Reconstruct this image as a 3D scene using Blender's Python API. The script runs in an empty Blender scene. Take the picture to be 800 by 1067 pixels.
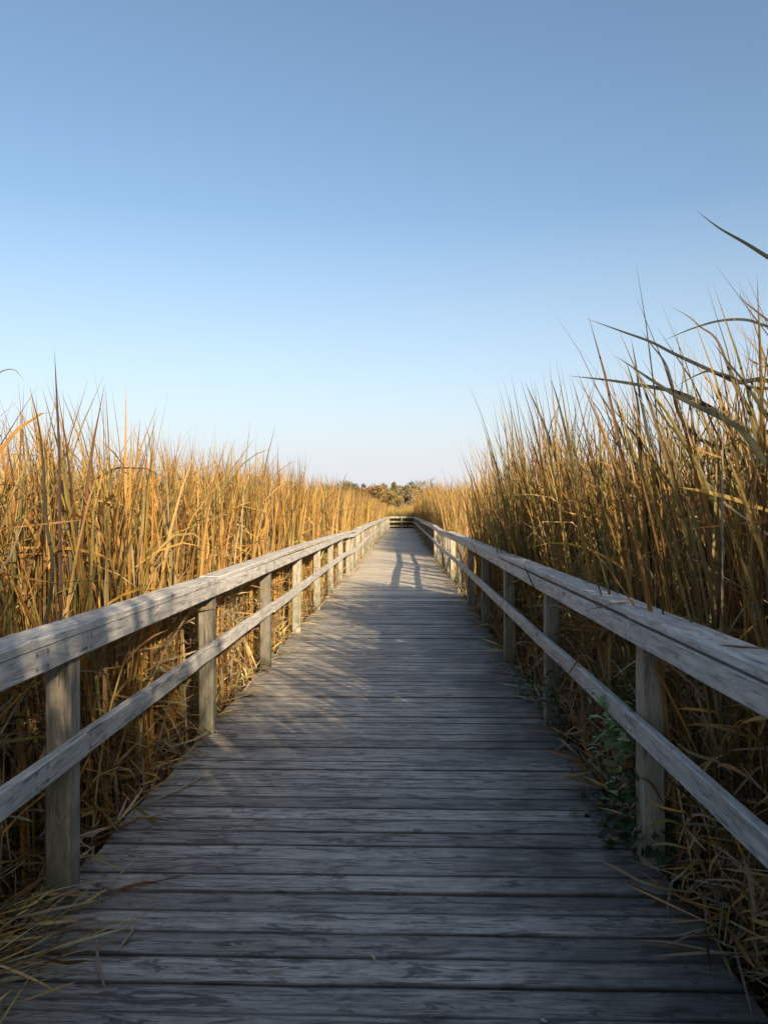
import bpy, math, random
import numpy as np
from mathutils import Vector

random.seed(5)
RNG = np.random.default_rng(11)
SC = bpy.context.scene
COL = SC.collection

# ------------------------------------------------------------------ basics
H = 1.5                                   # eye height over the deck
GROUND = -0.62
DL, DR = -1.36, 1.08                      # deck edges
RAIL_L, RAIL_R = -1.23, 0.97              # inner faces of the rails
END_Y = 71.0
SUN_AZ, SUN_EL = math.radians(27.0), math.radians(21.5)   # sun behind the viewer, to the right


def P(px, py, d):
    """photograph pixel seen at forward distance d -> world point"""
    return ((px - 420.0) / 800.0 * d, d, H - (py - 533.0) / 800.0 * d)


def tag(o, label=None, cat=None, group=None, kind=None):
    if label: o['label'] = label
    if cat: o['category'] = cat
    if group: o['group'] = group
    if kind: o['kind'] = kind
    return o


def empty(name, loc, label, cat, group=None):
    o = bpy.data.objects.new(name, None)
    o.empty_display_size = 0.1
    o.location = loc
    COL.objects.link(o)
    return tag(o, label, cat, group)


def link(name, me, mat, parent=None):
    o = bpy.data.objects.new(name, me)
    if mat: me.materials.append(mat)
    COL.objects.link(o)
    if parent is not None:
        o.parent = parent
        p = Vector((0, 0, 0))
        q = parent
        while q is not None:
            p += q.location
            q = q.parent
        o.location = -p                   # meshes are written in world coordinates
    return o


# ------------------------------------------------------------------ materials
def new_mat(name):
    m = bpy.data.materials.new(name)
    m.use_nodes = True
    nt = m.node_tree
    nt.nodes.clear()
    out = nt.nodes.new('ShaderNodeOutputMaterial')
    return m, nt, out


class N:
    """tiny node-tree writer"""
    def __init__(s, nt): s.nt = nt
    def n(s, t, **kw):
        x = s.nt.nodes.new(t)
        for k, v in kw.items(): setattr(x, k, v)
        return x
    def l(s, a, b): s.nt.links.new(a, b)
    def put(s, v, sock):
        if hasattr(v, 'is_output'): s.l(v, sock)
        elif v is not None: sock.default_value = v
    def attr(s, name, out='Color'):
        return s.n('ShaderNodeAttribute', attribute_name=name).outputs[out]
    def mapping(s, vec, scale, loc=(0, 0, 0)):
        m = s.n('ShaderNodeMapping')
        s.l(vec, m.inputs[0]); m.inputs['Scale'].default_value = scale; m.inputs['Location'].default_value = loc
        return m.outputs[0]
    def noise(s, vec, scale, detail=4.0, rough=0.55, dist=0.0):
        m = s.n('ShaderNodeTexNoise')
        s.l(vec, m.inputs['Vector'])
        m.inputs['Scale'].default_value = scale; m.inputs['Detail'].default_value = detail
        m.inputs['Roughness'].default_value = rough; m.inputs['Distortion'].default_value = dist
        return m.outputs['Fac']
    def ramp(s, fac, stops):
        r = s.n('ShaderNodeValToRGB')
        e = r.color_ramp.elements
        while len(e) < len(stops): e.new(0.5)
        for x, (p, c) in zip(e, stops):
            x.position = p
            x.color = (c, c, c, 1) if isinstance(c, (int, float)) else (*c, 1)
        s.l(fac, r.inputs[0])
        return r.outputs[0]
    def mix(s, a, b, fac, mode='MIX'):
        m = s.n('ShaderNodeMix', data_type='RGBA', blend_type=mode)
        s.put(fac, m.inputs[0])
        s.put(a if hasattr(a, 'is_output') or len(a) == 4 else (*a, 1), m.inputs[6])
        s.put(b if hasattr(b, 'is_output') or len(b) == 4 else (*b, 1), m.inputs[7])
        return m.outputs[2]
    def math(s, op, a, b=None):
        m = s.n('ShaderNodeMath', operation=op)
        s.put(a, m.inputs[0])
        if b is not None: s.put(b, m.inputs[1])
        return m.outputs[0]


def wood_material(name, dark, mid, light, knots=0.8, edge=0.0, damp=0.0, nails=None, moss=0.0, mosscol=(0.06, 0.085, 0.05), varied=0.5, stain=0.5):
    m, nt, out = new_mat(name)
    k = N(nt)
    gc = k.attr('gc', 'Vector')
    rnd = k.attr('rnd', 'Fac')
    geo = k.n('ShaderNodeNewGeometry')
    # long grain with warped streaks
    wv = k.n('ShaderNodeTexNoise'); k.l(k.mapping(gc, (3.0, 9, 9)), wv.inputs['Vector']); wv.inputs['Scale'].default_value = 1.0; wv.inputs['Detail'].default_value = 3.0
    warp = k.n('ShaderNodeVectorMath', operation='MULTIPLY_ADD')
    k.l(wv.outputs['Color'], warp.inputs[0]); warp.inputs[1].default_value = (0.0, 0.022, 0.022); k.l(gc, warp.inputs[2])
    gw = warp.outputs[0]
    streak = k.noise(k.mapping(gw, (3.6, 60, 60)), 1.0, 9, 0.70, 0.5)
    fine = k.noise(k.mapping(gw, (22, 240, 240)), 1.0, 5, 0.7)
    blotch = k.noise(k.mapping(gw, (5.0, 17.0, 17.0)), 1.0, 9, 0.74, 0.8)
    big = k.noise(geo.outputs['Position'], 0.9, 5, 0.62)
    g = k.math('ADD', k.math('MULTIPLY', streak, 0.45), k.math('ADD', k.math('MULTIPLY', fine, 0.2), k.math('MULTIPLY', blotch, 0.35)))
    c = k.ramp(g, [(0.39, dark), (0.50, mid), (0.61, light)])
    # per-board tone
    tone = k.ramp(rnd, [(0.0, 1.0 - varied * 0.75), (0.5, 1.0 - varied * 0.25), (1.0, 1.0 + varied * 0.0)])
    c = k.mix(c, tone, 1.0, 'MULTIPLY')
    # damp weathered stains that run along the boards
    st = k.ramp(k.noise(k.mapping(gw, (4.2, 21, 21), (7, 3, 1)), 1.0, 10, 0.74, 0.8), [(0.53, 0.0), (0.57, 1.0)])
    c = k.mix(c, tuple(v * 0.38 for v in dark), k.math('MULTIPLY', st, stain))
    st2 = k.ramp(big, [(0.44, 0.0), (0.64, 1.0)])
    c = k.mix(c, tuple(v * 0.7 for v in dark), k.math('MULTIPLY', st2, stain * 0.4))
    # checks: thin dark cracks along the grain
    ck = k.ramp(k.noise(k.mapping(gw, (2.6, 95, 95), (3, 9, 4)), 1.0, 4, 0.55, 0.2), [(0.335, 1.0), (0.365, 0.0)])
    c = k.mix(c, (0.012, 0.011, 0.010), k.math('MULTIPLY', ck, 0.75))
    # knots
    vor = k.n('ShaderNodeTexVoronoi', feature='F1')
    k.l(k.mapping(gc, (2.6, 9.5, 9.5)), vor.inputs['Vector'])
    vor.inputs['Scale'].default_value = 1.0
    kd = k.math('ADD', vor.outputs['Distance'], k.math('MULTIPLY', k.math('SUBTRACT', blotch, 0.5), 0.25))
    kn = k.ramp(kd, [(0.05, 1.0), (0.14, 0.35), (0.20, 0.0)])
    sel = k.math('GREATER_THAN', k.n('ShaderNodeSeparateColor').outputs[0], 0.45)
    k.l(vor.outputs['Color'], sel.node.inputs[0].links[0].from_node.inputs[0])
    c = k.mix(c, (0.022, 0.019, 0.017), k.math('MULTIPLY', k.math('MULTIPLY', kn, sel), knots))
    lsep = k.n('ShaderNodeSeparateXYZ'); k.l(k.attr('lc', 'Vector'), lsep.inputs[0])
    au = k.math('ABSOLUTE', lsep.outputs['Y'])
    if damp:
        # moss and damp creeping in from the overgrown right-hand ends of the planks
        dx = k.math('ADD', lsep.outputs['X'], k.math('MULTIPLY', k.math('SUBTRACT', k.noise(geo.outputs['Position'], 1.7, 6, 0.65), 0.5), 2.6))
        dm = k.n('ShaderNodeMapRange'); k.l(dx, dm.inputs[0]); dm.inputs[1].default_value = 1.55; dm.inputs[2].default_value = 2.35
        c = k.mix(c, (0.035, 0.037, 0.030), k.math('MULTIPLY', dm.outputs[0], damp))
    pale_mix = k.n('ShaderNodeMapRange'); k.l(rnd, pale_mix.inputs[0]); pale_mix.inputs[1].default_value = 1.0; pale_mix.inputs[2].default_value = 2.0
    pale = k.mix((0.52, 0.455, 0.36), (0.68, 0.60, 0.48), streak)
    c = k.mix(c, pale, pale_mix.outputs[0])
    if edge:
        # grime and soaked wood along the arrises
        ew = k.math('ADD', au, k.math('MULTIPLY', k.math('SUBTRACT', blotch, 0.5), 0.03))
        em = k.n('ShaderNodeMapRange'); k.l(ew, em.inputs[0]); em.inputs[1].default_value = 0.057; em.inputs[2].default_value = 0.069
        c = k.mix(c, (0.02, 0.019, 0.018), k.math('MULTIPLY', em.outputs[0], edge))
    if nails:
        # nail heads with a little rust bleeding from them
        best = None
        for nx in nails[0]:
            dx = k.math('ABSOLUTE', k.math('SUBTRACT', k.math('MODULO', lsep.outputs['X'], nails[1]), nx))
            best = dx if best is None else k.math('MINIMUM', best, dx)
        dv = k.math('SUBTRACT', au, nails[2])
        dd = k.math('SQRT', k.math('ADD', k.math('MULTIPLY', best, best), k.math('MULTIPLY', dv, dv)))
        rust = k.n('ShaderNodeMapRange'); k.l(dd, rust.inputs[0]); rust.inputs[1].default_value = 0.016; rust.inputs[2].default_value = 0.004
        c = k.mix(c, (0.05, 0.03, 0.022), k.math('MULTIPLY', rust.outputs[0], 0.45))
        c = k.mix(c, (0.018, 0.016, 0.016), k.math('LESS_THAN', dd, 0.0045))
    if moss:
        sp = k.n('ShaderNodeSeparateXYZ'); k.l(geo.outputs['Position'], sp.inputs[0])
        mz = k.n('ShaderNodeMapRange'); k.l(sp.outputs['Z'], mz.inputs[0])
        mz.inputs[1].default_value = 0.75; mz.inputs[2].default_value = 0.05
        mn = k.ramp(k.noise(geo.outputs['Position'], 5.0, 5, 0.6), [(0.38, 0.0), (0.62, 1.0)])
        c = k.mix(c, mosscol, k.math('MULTIPLY', k.math('MULTIPLY', mz.outputs[0], mn), moss))
    b = k.n('ShaderNodeBsdfPrincipled')
    k.l(c, b.inputs['Base Color'])
    b.inputs['Roughness'].default_value = 0.62
    b.inputs['Specular IOR Level'].default_value = 0.45
    bump = k.n('ShaderNodeBump')
    bump.inputs['Strength'].default_value = 0.55; bump.inputs['Distance'].default_value = 0.004
    hgt = k.math('SUBTRACT', k.math('ADD', k.math('MULTIPLY', streak, 0.8), k.math('MULTIPLY', fine, 0.35)), k.math('MULTIPLY', ck, 0.6))
    k.l(hgt, bump.inputs['Height']); k.l(bump.outputs[0], b.inputs['Normal'])
    k.l(b.outputs[0], out.inputs[0])
    return m


def leaf_material(name, trans=0.35, rough=0.6, spec=0.25, mottled=0.35, veins=90.0):
    m, nt, out = new_mat(name)
    k = N(nt)
    col = k.attr('col')
    geo = k.n('ShaderNodeNewGeometry')
    nz = k.ramp(k.noise(geo.outputs['Position'], veins, 3, 0.6), [(0.3, 1.0 - mottled), (0.7, 1.0 + mottled * 0.0)])
    c = k.mix(col, nz, 1.0, 'MULTIPLY')
    b = k.n('ShaderNodeBsdfPrincipled')
    k.l(c, b.inputs['Base Color'])
    b.inputs['Roughness'].default_value = rough
    b.inputs['Specular IOR Level'].default_value = spec
    t = k.n('ShaderNodeBsdfTranslucent'); k.l(c, t.inputs[0])
    mx = k.n('ShaderNodeMixShader'); mx.inputs[0].default_value = trans
    k.l(b.outputs[0], mx.inputs[1]); k.l(t.outputs[0], mx.inputs[2])
    k.l(mx.outputs[0], out.inputs[0])
    return m


def ground_material():
    m, nt, out = new_mat('marsh_mud')
    k = N(nt)
    geo = k.n('ShaderNodeNewGeometry')
    n1 = k.noise(geo.outputs['Position'], 3.0, 6, 0.65)
    c = k.ramp(n1, [(0.3, (0.012, 0.010, 0.007)), (0.55, (0.035, 0.027, 0.016)), (0.75, (0.09, 0.065, 0.033))])
    b = k.n('ShaderNodeBsdfPrincipled'); k.l(c, b.inputs['Base Color'])
    b.inputs['Roughness'].default_value = 0.8
    k.l(b.outputs[0], out.inputs[0])
    return m


def bark_material():
    m, nt, out = new_mat('bark')
    k = N(nt)
    geo = k.n('ShaderNodeNewGeometry')
    n1 = k.noise(k.mapping(geo.outputs['Position'], (4, 4, 0.8)), 1.5, 5, 0.6)
    c = k.ramp(n1, [(0.3, (0.05, 0.04, 0.03)), (0.7, (0.16, 0.13, 0.10))])
    b = k.n('ShaderNodeBsdfPrincipled'); k.l(c, b.inputs['Base Color'])
    b.inputs['Roughness'].default_value = 0.9
    k.l(b.outputs[0], out.inputs[0])
    return m


def steel_material():
    m, nt, out = new_mat('rusty_steel')
    k = N(nt)
    geo = k.n('ShaderNodeNewGeometry')
    c = k.ramp(k.noise(geo.outputs['Position'], 300, 3, 0.6), [(0.35, (0.05, 0.035, 0.03)), (0.7, (0.16, 0.13, 0.12))])
    b = k.n('ShaderNodeBsdfPrincipled'); k.l(c, b.inputs['Base Color'])
    b.inputs['Roughness'].default_value = 0.6; b.inputs['Metallic'].default_value = 0.6
    k.l(b.outputs[0], out.inputs[0])
    return m


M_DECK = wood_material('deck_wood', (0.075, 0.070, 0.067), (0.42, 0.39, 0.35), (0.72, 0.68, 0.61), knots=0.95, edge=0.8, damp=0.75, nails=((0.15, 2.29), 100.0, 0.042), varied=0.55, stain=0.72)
M_RAIL = wood_material('rail_wood', (0.26, 0.255, 0.245), (0.49, 0.475, 0.45), (0.66, 0.64, 0.60), knots=0.85, nails=((0.03, 2.15), 2.2, 0.024), varied=0.25, stain=0.4)
M_POST = wood_material('post_wood', (0.15, 0.135, 0.105), (0.31, 0.28, 0.22), (0.45, 0.40, 0.32), knots=0.7, moss=0.75, varied=0.75, stain=0.5)
M_REED = leaf_material('reed_leaf', 0.32)
M_DRY = leaf_material('dry_reed', 0.2, 0.75, 0.15)
M_GREEN = leaf_material('green_leaf', 0.3, 0.45, 0.4, 0.3, 60)
M_TREE = leaf_material('tree_leaf', 0.3, 0.7, 0.15, 0.4, 1.5)
M_MUD = ground_material()
M_BARK = bark_material()
M_STEEL = steel_material()


# ------------------------------------------------------------------ timber
class Timber:
    def __init__(s):
        s.v, s.f, s.gc, s.rnd, s.lc = [], [], [], [], []
    def board(s, p0, p1, up, wid, thk, n=8, ch=0.004, wob=0.0, off=None, rnd=None, sag=0.0):
        """chamfered board from p0 to p1 (centre line); up: direction of thickness"""
        p0, p1, up = Vector(p0), Vector(p1), Vector(up)
        ax = (p1 - p0); L = ax.length; ax.normalize()
        side = ax.cross(up).normalized(); up = side.cross(ax).normalized()
        off = off or (random.uniform(0, 90), random.uniform(0, 90), random.uniform(0, 90))
        rnd = random.random() if rnd is None else rnd
        a, b = wid / 2, thk / 2
        ring = [(-a + ch, -b), (a - ch, -b), (a, -b + ch), (a, b - ch), (a - ch, b), (-a + ch, b), (-a, b - ch), (-a, -b + ch)]
        base = len(s.v)
        for i in range(n + 1):
            t = i / n
            du = random.gauss(0, wob); dv = random.gauss(0, wob * 0.6) - sag * math.sin(math.pi * t)
            for (u, w) in ring:
                uu = u + du + random.gauss(0, wob * 0.35); ww = w + dv + random.gauss(0, wob * 0.2)
                s.v.append(tuple(p0 + ax * (L * t) + side * uu + up * ww))
                s.gc.append((L * t + off[0], u + off[1], w + off[2])); s.rnd.append(rnd); s.lc.append((L * t, u, w))
        for i in range(n):
            for j in range(8):
                q = base + i * 8
                s.f.append((q + j, q + (j + 1) % 8, q + 8 + (j + 1) % 8, q + 8 + j))
        s.f.append(tuple(base + j for j in range(7, -1, -1)))
        s.f.append(tuple(base + n * 8 + j for j in range(8)))
    def build(s, name, mat, parent=None):
        me = bpy.data.meshes.new(name)
        me.from_pydata(s.v, [], s.f)
        a = me.attributes.new('gc', 'FLOAT_VECTOR', 'POINT'); a.data.foreach_set('vector', np.array(s.gc, dtype=np.float32).ravel())
        r = me.attributes.new('rnd', 'FLOAT', 'POINT'); r.data.foreach_set('value', np.array(s.rnd, dtype=np.float32))
        q = me.attributes.new('lc', 'FLOAT_VECTOR', 'POINT'); q.data.foreach_set('vector', np.array(s.lc, dtype=np.float32).ravel())
        import bmesh
        bm = bmesh.new(); bm.from_mesh(me); bmesh.ops.recalc_face_normals(bm, faces=bm.faces); bm.to_mesh(me); bm.free()
        return link(name, me, mat, parent)


# deck: one walkway, its planks are its surface
dk = Timber()
y = -4.0
while y < END_Y + 0.1:
    w = 0.138 + random.uniform(-0.004, 0.004)
    gap = random.choice([0.004, 0.006, 0.007, 0.009, 0.012])
    z = -0.019 + random.gauss(0, 0.0022)
    n = 12 if y < 12 else 5
    r = min(1.0, max(0.0, random.gauss(0.62, 0.22)))
    if random.random() < 0.09: r = random.uniform(0.0, 0.2)
    if random.random() < (y - 11.5) / 4.0: r = 1.0 + random.uniform(0.45, 0.8)     # paler tan boards, more of them further along
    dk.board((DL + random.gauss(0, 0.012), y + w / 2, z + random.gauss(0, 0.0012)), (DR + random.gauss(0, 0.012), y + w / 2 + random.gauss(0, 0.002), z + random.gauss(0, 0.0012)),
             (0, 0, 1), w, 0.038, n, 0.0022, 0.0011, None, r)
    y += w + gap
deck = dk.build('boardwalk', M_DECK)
tag(deck, kind='structure')
for x in (-1.2, -0.15, 0.92):
    t = Timber()
    t.board((x, -4, -0.135), (x, END_Y, -0.135), (0, 0, 1), 0.05, 0.19, 30)
    t.build('support_beam', M_POST, deck)


# ------------------------------------------------------------------ railings
def zsag(y):
    return 0.006 * math.sin(y * 0.9) + 0.004 * math.sin(y * 2.1 + 1) - 0.075 * math.exp(-((y - 20.5) / 2.4) ** 2)


def railing(side, post_ys, label):
    s = -1 if side == 'l' else 1
    face = RAIL_L if side == 'l' else RAIL_R
    root = empty('railing', (face, 2.0, 0.0), label, 'railing', 'wooden railings of the boardwalk')
    thk = 0.038
    px = face + s * (thk + 0.052)
    for i, yy in enumerate(post_ys):
        t = Timber()
        w = random.uniform(0.096, 0.104)
        tx, ty = random.gauss(0, 0.006), random.gauss(0, 0.008)
        t.board((px + tx, yy + ty, GROUND - 0.1), (px + 0.001, yy, 1.034 + zsag(yy)), (0, 1, 0), w, w, 8 if yy < 20 else 3, 0.007, 0.0012)
        t.build('post', M_POST, root)
    joints = [-4.0] + [p for i, p in enumerate(post_ys) if i % 2 == (0 if side == 'l' else 1)] + [END_Y + 0.1]
    joints = sorted(set(joints))
    for i in range(len(joints) - 1):
        a, b = joints[i] + 0.004, joints[i + 1] - 0.004
        if b - a < 0.4: continue
        za, zb = zsag(a) + random.gauss(0, .003), zsag(b) + random.gauss(0, .003)
        nn = 20 if a < 12 else 8
        # cap lies flat over posts and face board
        t = Timber(); cx = face + s * 0.066
        t.board((cx + random.gauss(0, 0.003), a, 1.0575 + za), (cx + random.gauss(0, 0.003), b, 1.0575 + zb), (0, 0, 1), 0.142, 0.038, nn, 0.006, 0.0012, None, random.uniform(0.4, 1))
        t.build('cap_board', M_RAIL, root)
    j2 = [-4.0] + [p + 0.02 for i, p in enumerate(post_ys) if i % 2 == (1 if side == 'l' else 0)] + [END_Y + 0.1]
    for i in range(len(j2) - 1):
        a, b = j2[i] + 0.002, j2[i + 1] - 0.002
        if b - a < 0.4: continue
        za, zb = zsag(a), zsag(b)
        nn = 20 if a < 12 else 8
        fx = face + s * thk / 2
        t = Timber()
        t.board((fx, a, 0.987 + za), (fx, b, 0.987 + zb), (s, 0, 0), 0.089, thk, nn, 0.005, 0.0009, None, random.uniform(0.4, 1))
        t.build('face_board', M_RAIL, root)
        t = Timber()
        t.board((fx, a, 0.588 + za + random.gauss(0, 0.004)), (fx, b, 0.588 + zb + random.gauss(0, 0.004)), (s, 0, 0), 0.091, thk, nn, 0.005, 0.0012, None, random.uniform(0.35, 1))
        mid = t.build('middle_board', M_RAIL, root)
    # nail heads on the near part of the rail, one mesh each fixing
    return root


posts_l = [0.75 + 2.2 * i for i in range(0, 32)]
posts_r = [1.13 + 2.2 * i for i in range(0, 32)]
posts_l = [p for p in posts_l if p < END_Y - 0.3]
posts_r = [p for p in posts_r if p < END_Y - 0.3]
# doubled posts where the two lengths of railing meet, in the sunlit stretch
posts_l = sorted(posts_l + [19.6, 21.5]); posts_r = sorted(posts_r + [17.7, 20.2])
rail_l = railing('l', posts_l, 'weathered wooden railing catching dappled sun on the left of the boardwalk')
rail_r = railing('r', posts_r, 'weathered wooden railing with vine sprig and twig on the right of the boardwalk')

# end railing across the far end
er = empty('railing', (0, END_Y + 0.2, 0), 'short railing closing off the far end of the boardwalk, with one centre post', 'railing', 'wooden railings of the boardwalk')
for x in (DL + 0.06, -0.14, DR - 0.06):
    t = Timber(); t.board((x, END_Y + 0.24, GROUND), (x, END_Y + 0.24, 1.034), (0, 1, 0), 0.11, 0.1, 3, 0.006, 0.001); t.build('post', M_POST, er)
for z, w in ((0.985, 0.13), (0.60, 0.12), (0.2, 0.10)):
    t = Timber(); t.board((DL, END_Y + 0.17, z), (DR, END_Y + 0.17, z), (0, 1, 0), w, 0.038, 6, 0.004, 0.001, None, 0.8); t.build('cross_board', M_POST, er)  # darker post wood here puts shade into the boards' colour
t = Timber(); t.board((DL - .03, END_Y + 0.2, 1.0575), (DR + .03, END_Y + 0.2, 1.0575), (0, 0, 1), 0.15, 0.038, 6, 0.004, 0.001, None, 0.9); t.build('cap_board', M_RAIL, er)


# ------------------------------------------------------------------ reed leaves
def ribbons(root, L, phi, tilt, bend, width, twist, col, nseg=8, fold=True, kink=None, kpos=None, tipcol=None, tipmix=0.5, basecol=None, basemix=None):
    """N leaf blades as V-folded strips; returns verts, faces, colours"""
    n = len(L)
    s = np.linspace(0, 1, nseg + 1)
    th = tilt[:, None] + bend[:, None] * s[None] ** 2.6
    if kink is not None:
        th = th + kink[:, None] / (1 + np.exp(-(s[None] - kpos[:, None]) * 40))
    ds = (L / nseg)[:, None]
    mid = 0.5 * (th[:, 1:] + th[:, :-1])
    hx = np.concatenate([np.zeros((n, 1)), np.cumsum(np.sin(mid) * ds, 1)], 1)
    hz = np.concatenate([np.zeros((n, 1)), np.cumsum(np.cos(mid) * ds, 1)], 1)
    cp, sp = np.cos(phi)[:, None], np.sin(phi)[:, None]
    c = np.stack([root[:, None, 0] + hx * cp, root[:, None, 1] + hx * sp, root[:, None, 2] + hz], -1)
    tx = np.stack([np.sin(th) * cp, np.sin(th) * sp, np.cos(th)], -1)
    nrm = np.stack([-sp + 0 * th, cp + 0 * th, 0 * th], -1)
    bi = np.cross(tx, nrm)
    tw = twist[:, None, None] + 0.9 * s[None, :, None] * np.sin(twist * 7.3)[:, None, None]
    wd = np.cos(tw) * nrm + np.sin(tw) * bi
    up = np.cross(wd, tx)
    prof = np.minimum(1.0, 0.42 + 1.1 * s) * np.clip(1 - s ** 6.5, 0.02, 1)
    hw = 0.5 * width[:, None, None] * prof[None, :, None]
    cc = col[:, None, :].repeat(nseg + 1, 1)
    if tipcol is not None:
        k = (np.clip((s - 0.45) / 0.55, 0, 1) ** 1.5)[None, :, None] * (tipmix[:, None, None] if hasattr(tipmix, '__len__') else tipmix)
        cc = cc * (1 - k) + tipcol[:, None, :] * k
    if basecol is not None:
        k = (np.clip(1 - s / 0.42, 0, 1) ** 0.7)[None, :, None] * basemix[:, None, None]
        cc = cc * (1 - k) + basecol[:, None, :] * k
    if fold:
        v = np.stack([c - wd * hw, c + up * hw * 0.45, c + wd * hw], 2); m = 3
    else:
        v = np.stack([c - wd * hw, c + wd * hw], 2); m = 2
    cv = np.repeat(cc[:, :, None, :], m, 2)
    idx = np.arange(n * (nseg + 1) * m).reshape(n, nseg + 1, m)
    fs = []
    for j in range(m - 1):
        fs.append(np.stack([idx[:, :-1, j], idx[:, :-1, j + 1], idx[:, 1:, j + 1], idx[:, 1:, j]], -1).reshape(-1, 4))
    return v.reshape(-1, 3), np.concatenate(fs), cv.reshape(-1, 3)


def quad_mesh(name, parts, smooth=True):
    vs, fs, cs, o = [], [], [], 0
    for v, f, c in parts:
        vs.append(v); fs.append(f + o); cs.append(c); o += len(v)
    v = np.concatenate(vs).astype(np.float32); f = np.concatenate(fs).astype(np.int32); c = np.concatenate(cs).astype(np.float32)
    me = bpy.data.meshes.new(name)
    me.vertices.add(len(v)); me.vertices.foreach_set('co', v.ravel())
    me.loops.add(f.size); me.loops.foreach_set('vertex_index', f.ravel())
    me.polygons.add(len(f)); me.polygons.foreach_set('loop_start', np.arange(0, f.size, 4, dtype=np.int32))
    if smooth: me.polygons.foreach_set('use_smooth', np.ones(len(f), dtype=bool))
    a = me.attributes.new('col', 'FLOAT_COLOR', 'POINT')
    a.data.foreach_set('color', np.concatenate([c, np.ones((len(c), 1), np.float32)], 1).ravel())
    me.update(calc_edges=True); me.validate()
    return me


PAL = np.array([
    (0.61, 0.365, 0.090),   # gold straw
    (0.49, 0.245, 0.062),   # ochre
    (0.64, 0.480, 0.210),   # pale straw
    (0.27, 0.255, 0.065),   # olive
    (0.12, 0.165, 0.050),   # green
    (0.24, 0.115, 0.042),   # brown
    (0.11, 0.062, 0.034),   # dark brown
    (0.44, 0.365, 0.25),    # bleached straw
])
W_LEFT = np.array([.37, .21, .12, .11, .03, .09, .04, .03])
W_RIGHT = np.array([.18, .16, .06, .19, .13, .17, .09, .02])
W_LEFT_NEAR = np.array([.28, .19, .11, .13, .05, .14, .07, .03])


def colours(n, w):
    c = PAL[RNG.choice(len(PAL), n, p=w / w.sum())]
    return np.clip(c * RNG.uniform(0.62, 1.12, (n, 1)) * RNG.normal(1, 0.05, (n, 3)), 0.005, 0.85)


def limit_right(x, y):
    """a thin, low stretch in the right bed lets the sun through to the deck"""
    t = np.maximum(x, 0.3) / math.tan(SUN_AZ)
    src = y + t
    lim = t * math.tan(SUN_EL) / math.cos(SUN_AZ)
    a = np.clip((src - 15.2) / 0.8, 0, 1) * np.clip((28.5 - src) / 1.0, 0, 1)
    return a, lim


def shoots(side, n, y0, y1, d0, d1, hmean, hsd, leaves, wmul, lean=0.0):
    """plants of a bed: root positions and, per plant, its leaves"""
    yy = RNG.uniform(y0, y1, n); dd = RNG.uniform(d0, d1, n)
    edge = (DL - 0.12 - dd) if side == 'l' else (DR + 0.12 + dd)
    # patchy growth
    patch = 0.5 + 0.25 * np.sin(yy * 1.7 + dd * 2.2) + 0.25 * np.sin(yy * 0.63 - dd * 1.3 + 2)
    keep = RNG.uniform(0, 1, n) < 0.45 + 0.75 * patch
    yy, dd, edge, patch = yy[keep], dd[keep], edge[keep], patch[keep]
    h = hmean + 0.16 * (patch - .5) + np.clip(RNG.normal(0, hsd, len(yy)), -2 * hsd, 1.7 * hsd)
    h = h - 0.30 * np.clip((3.8 - yy) / 1.0, 0, 2.2) * (yy > 0.4)
    return edge, yy, dd, h, leaves, wmul, lean


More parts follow.
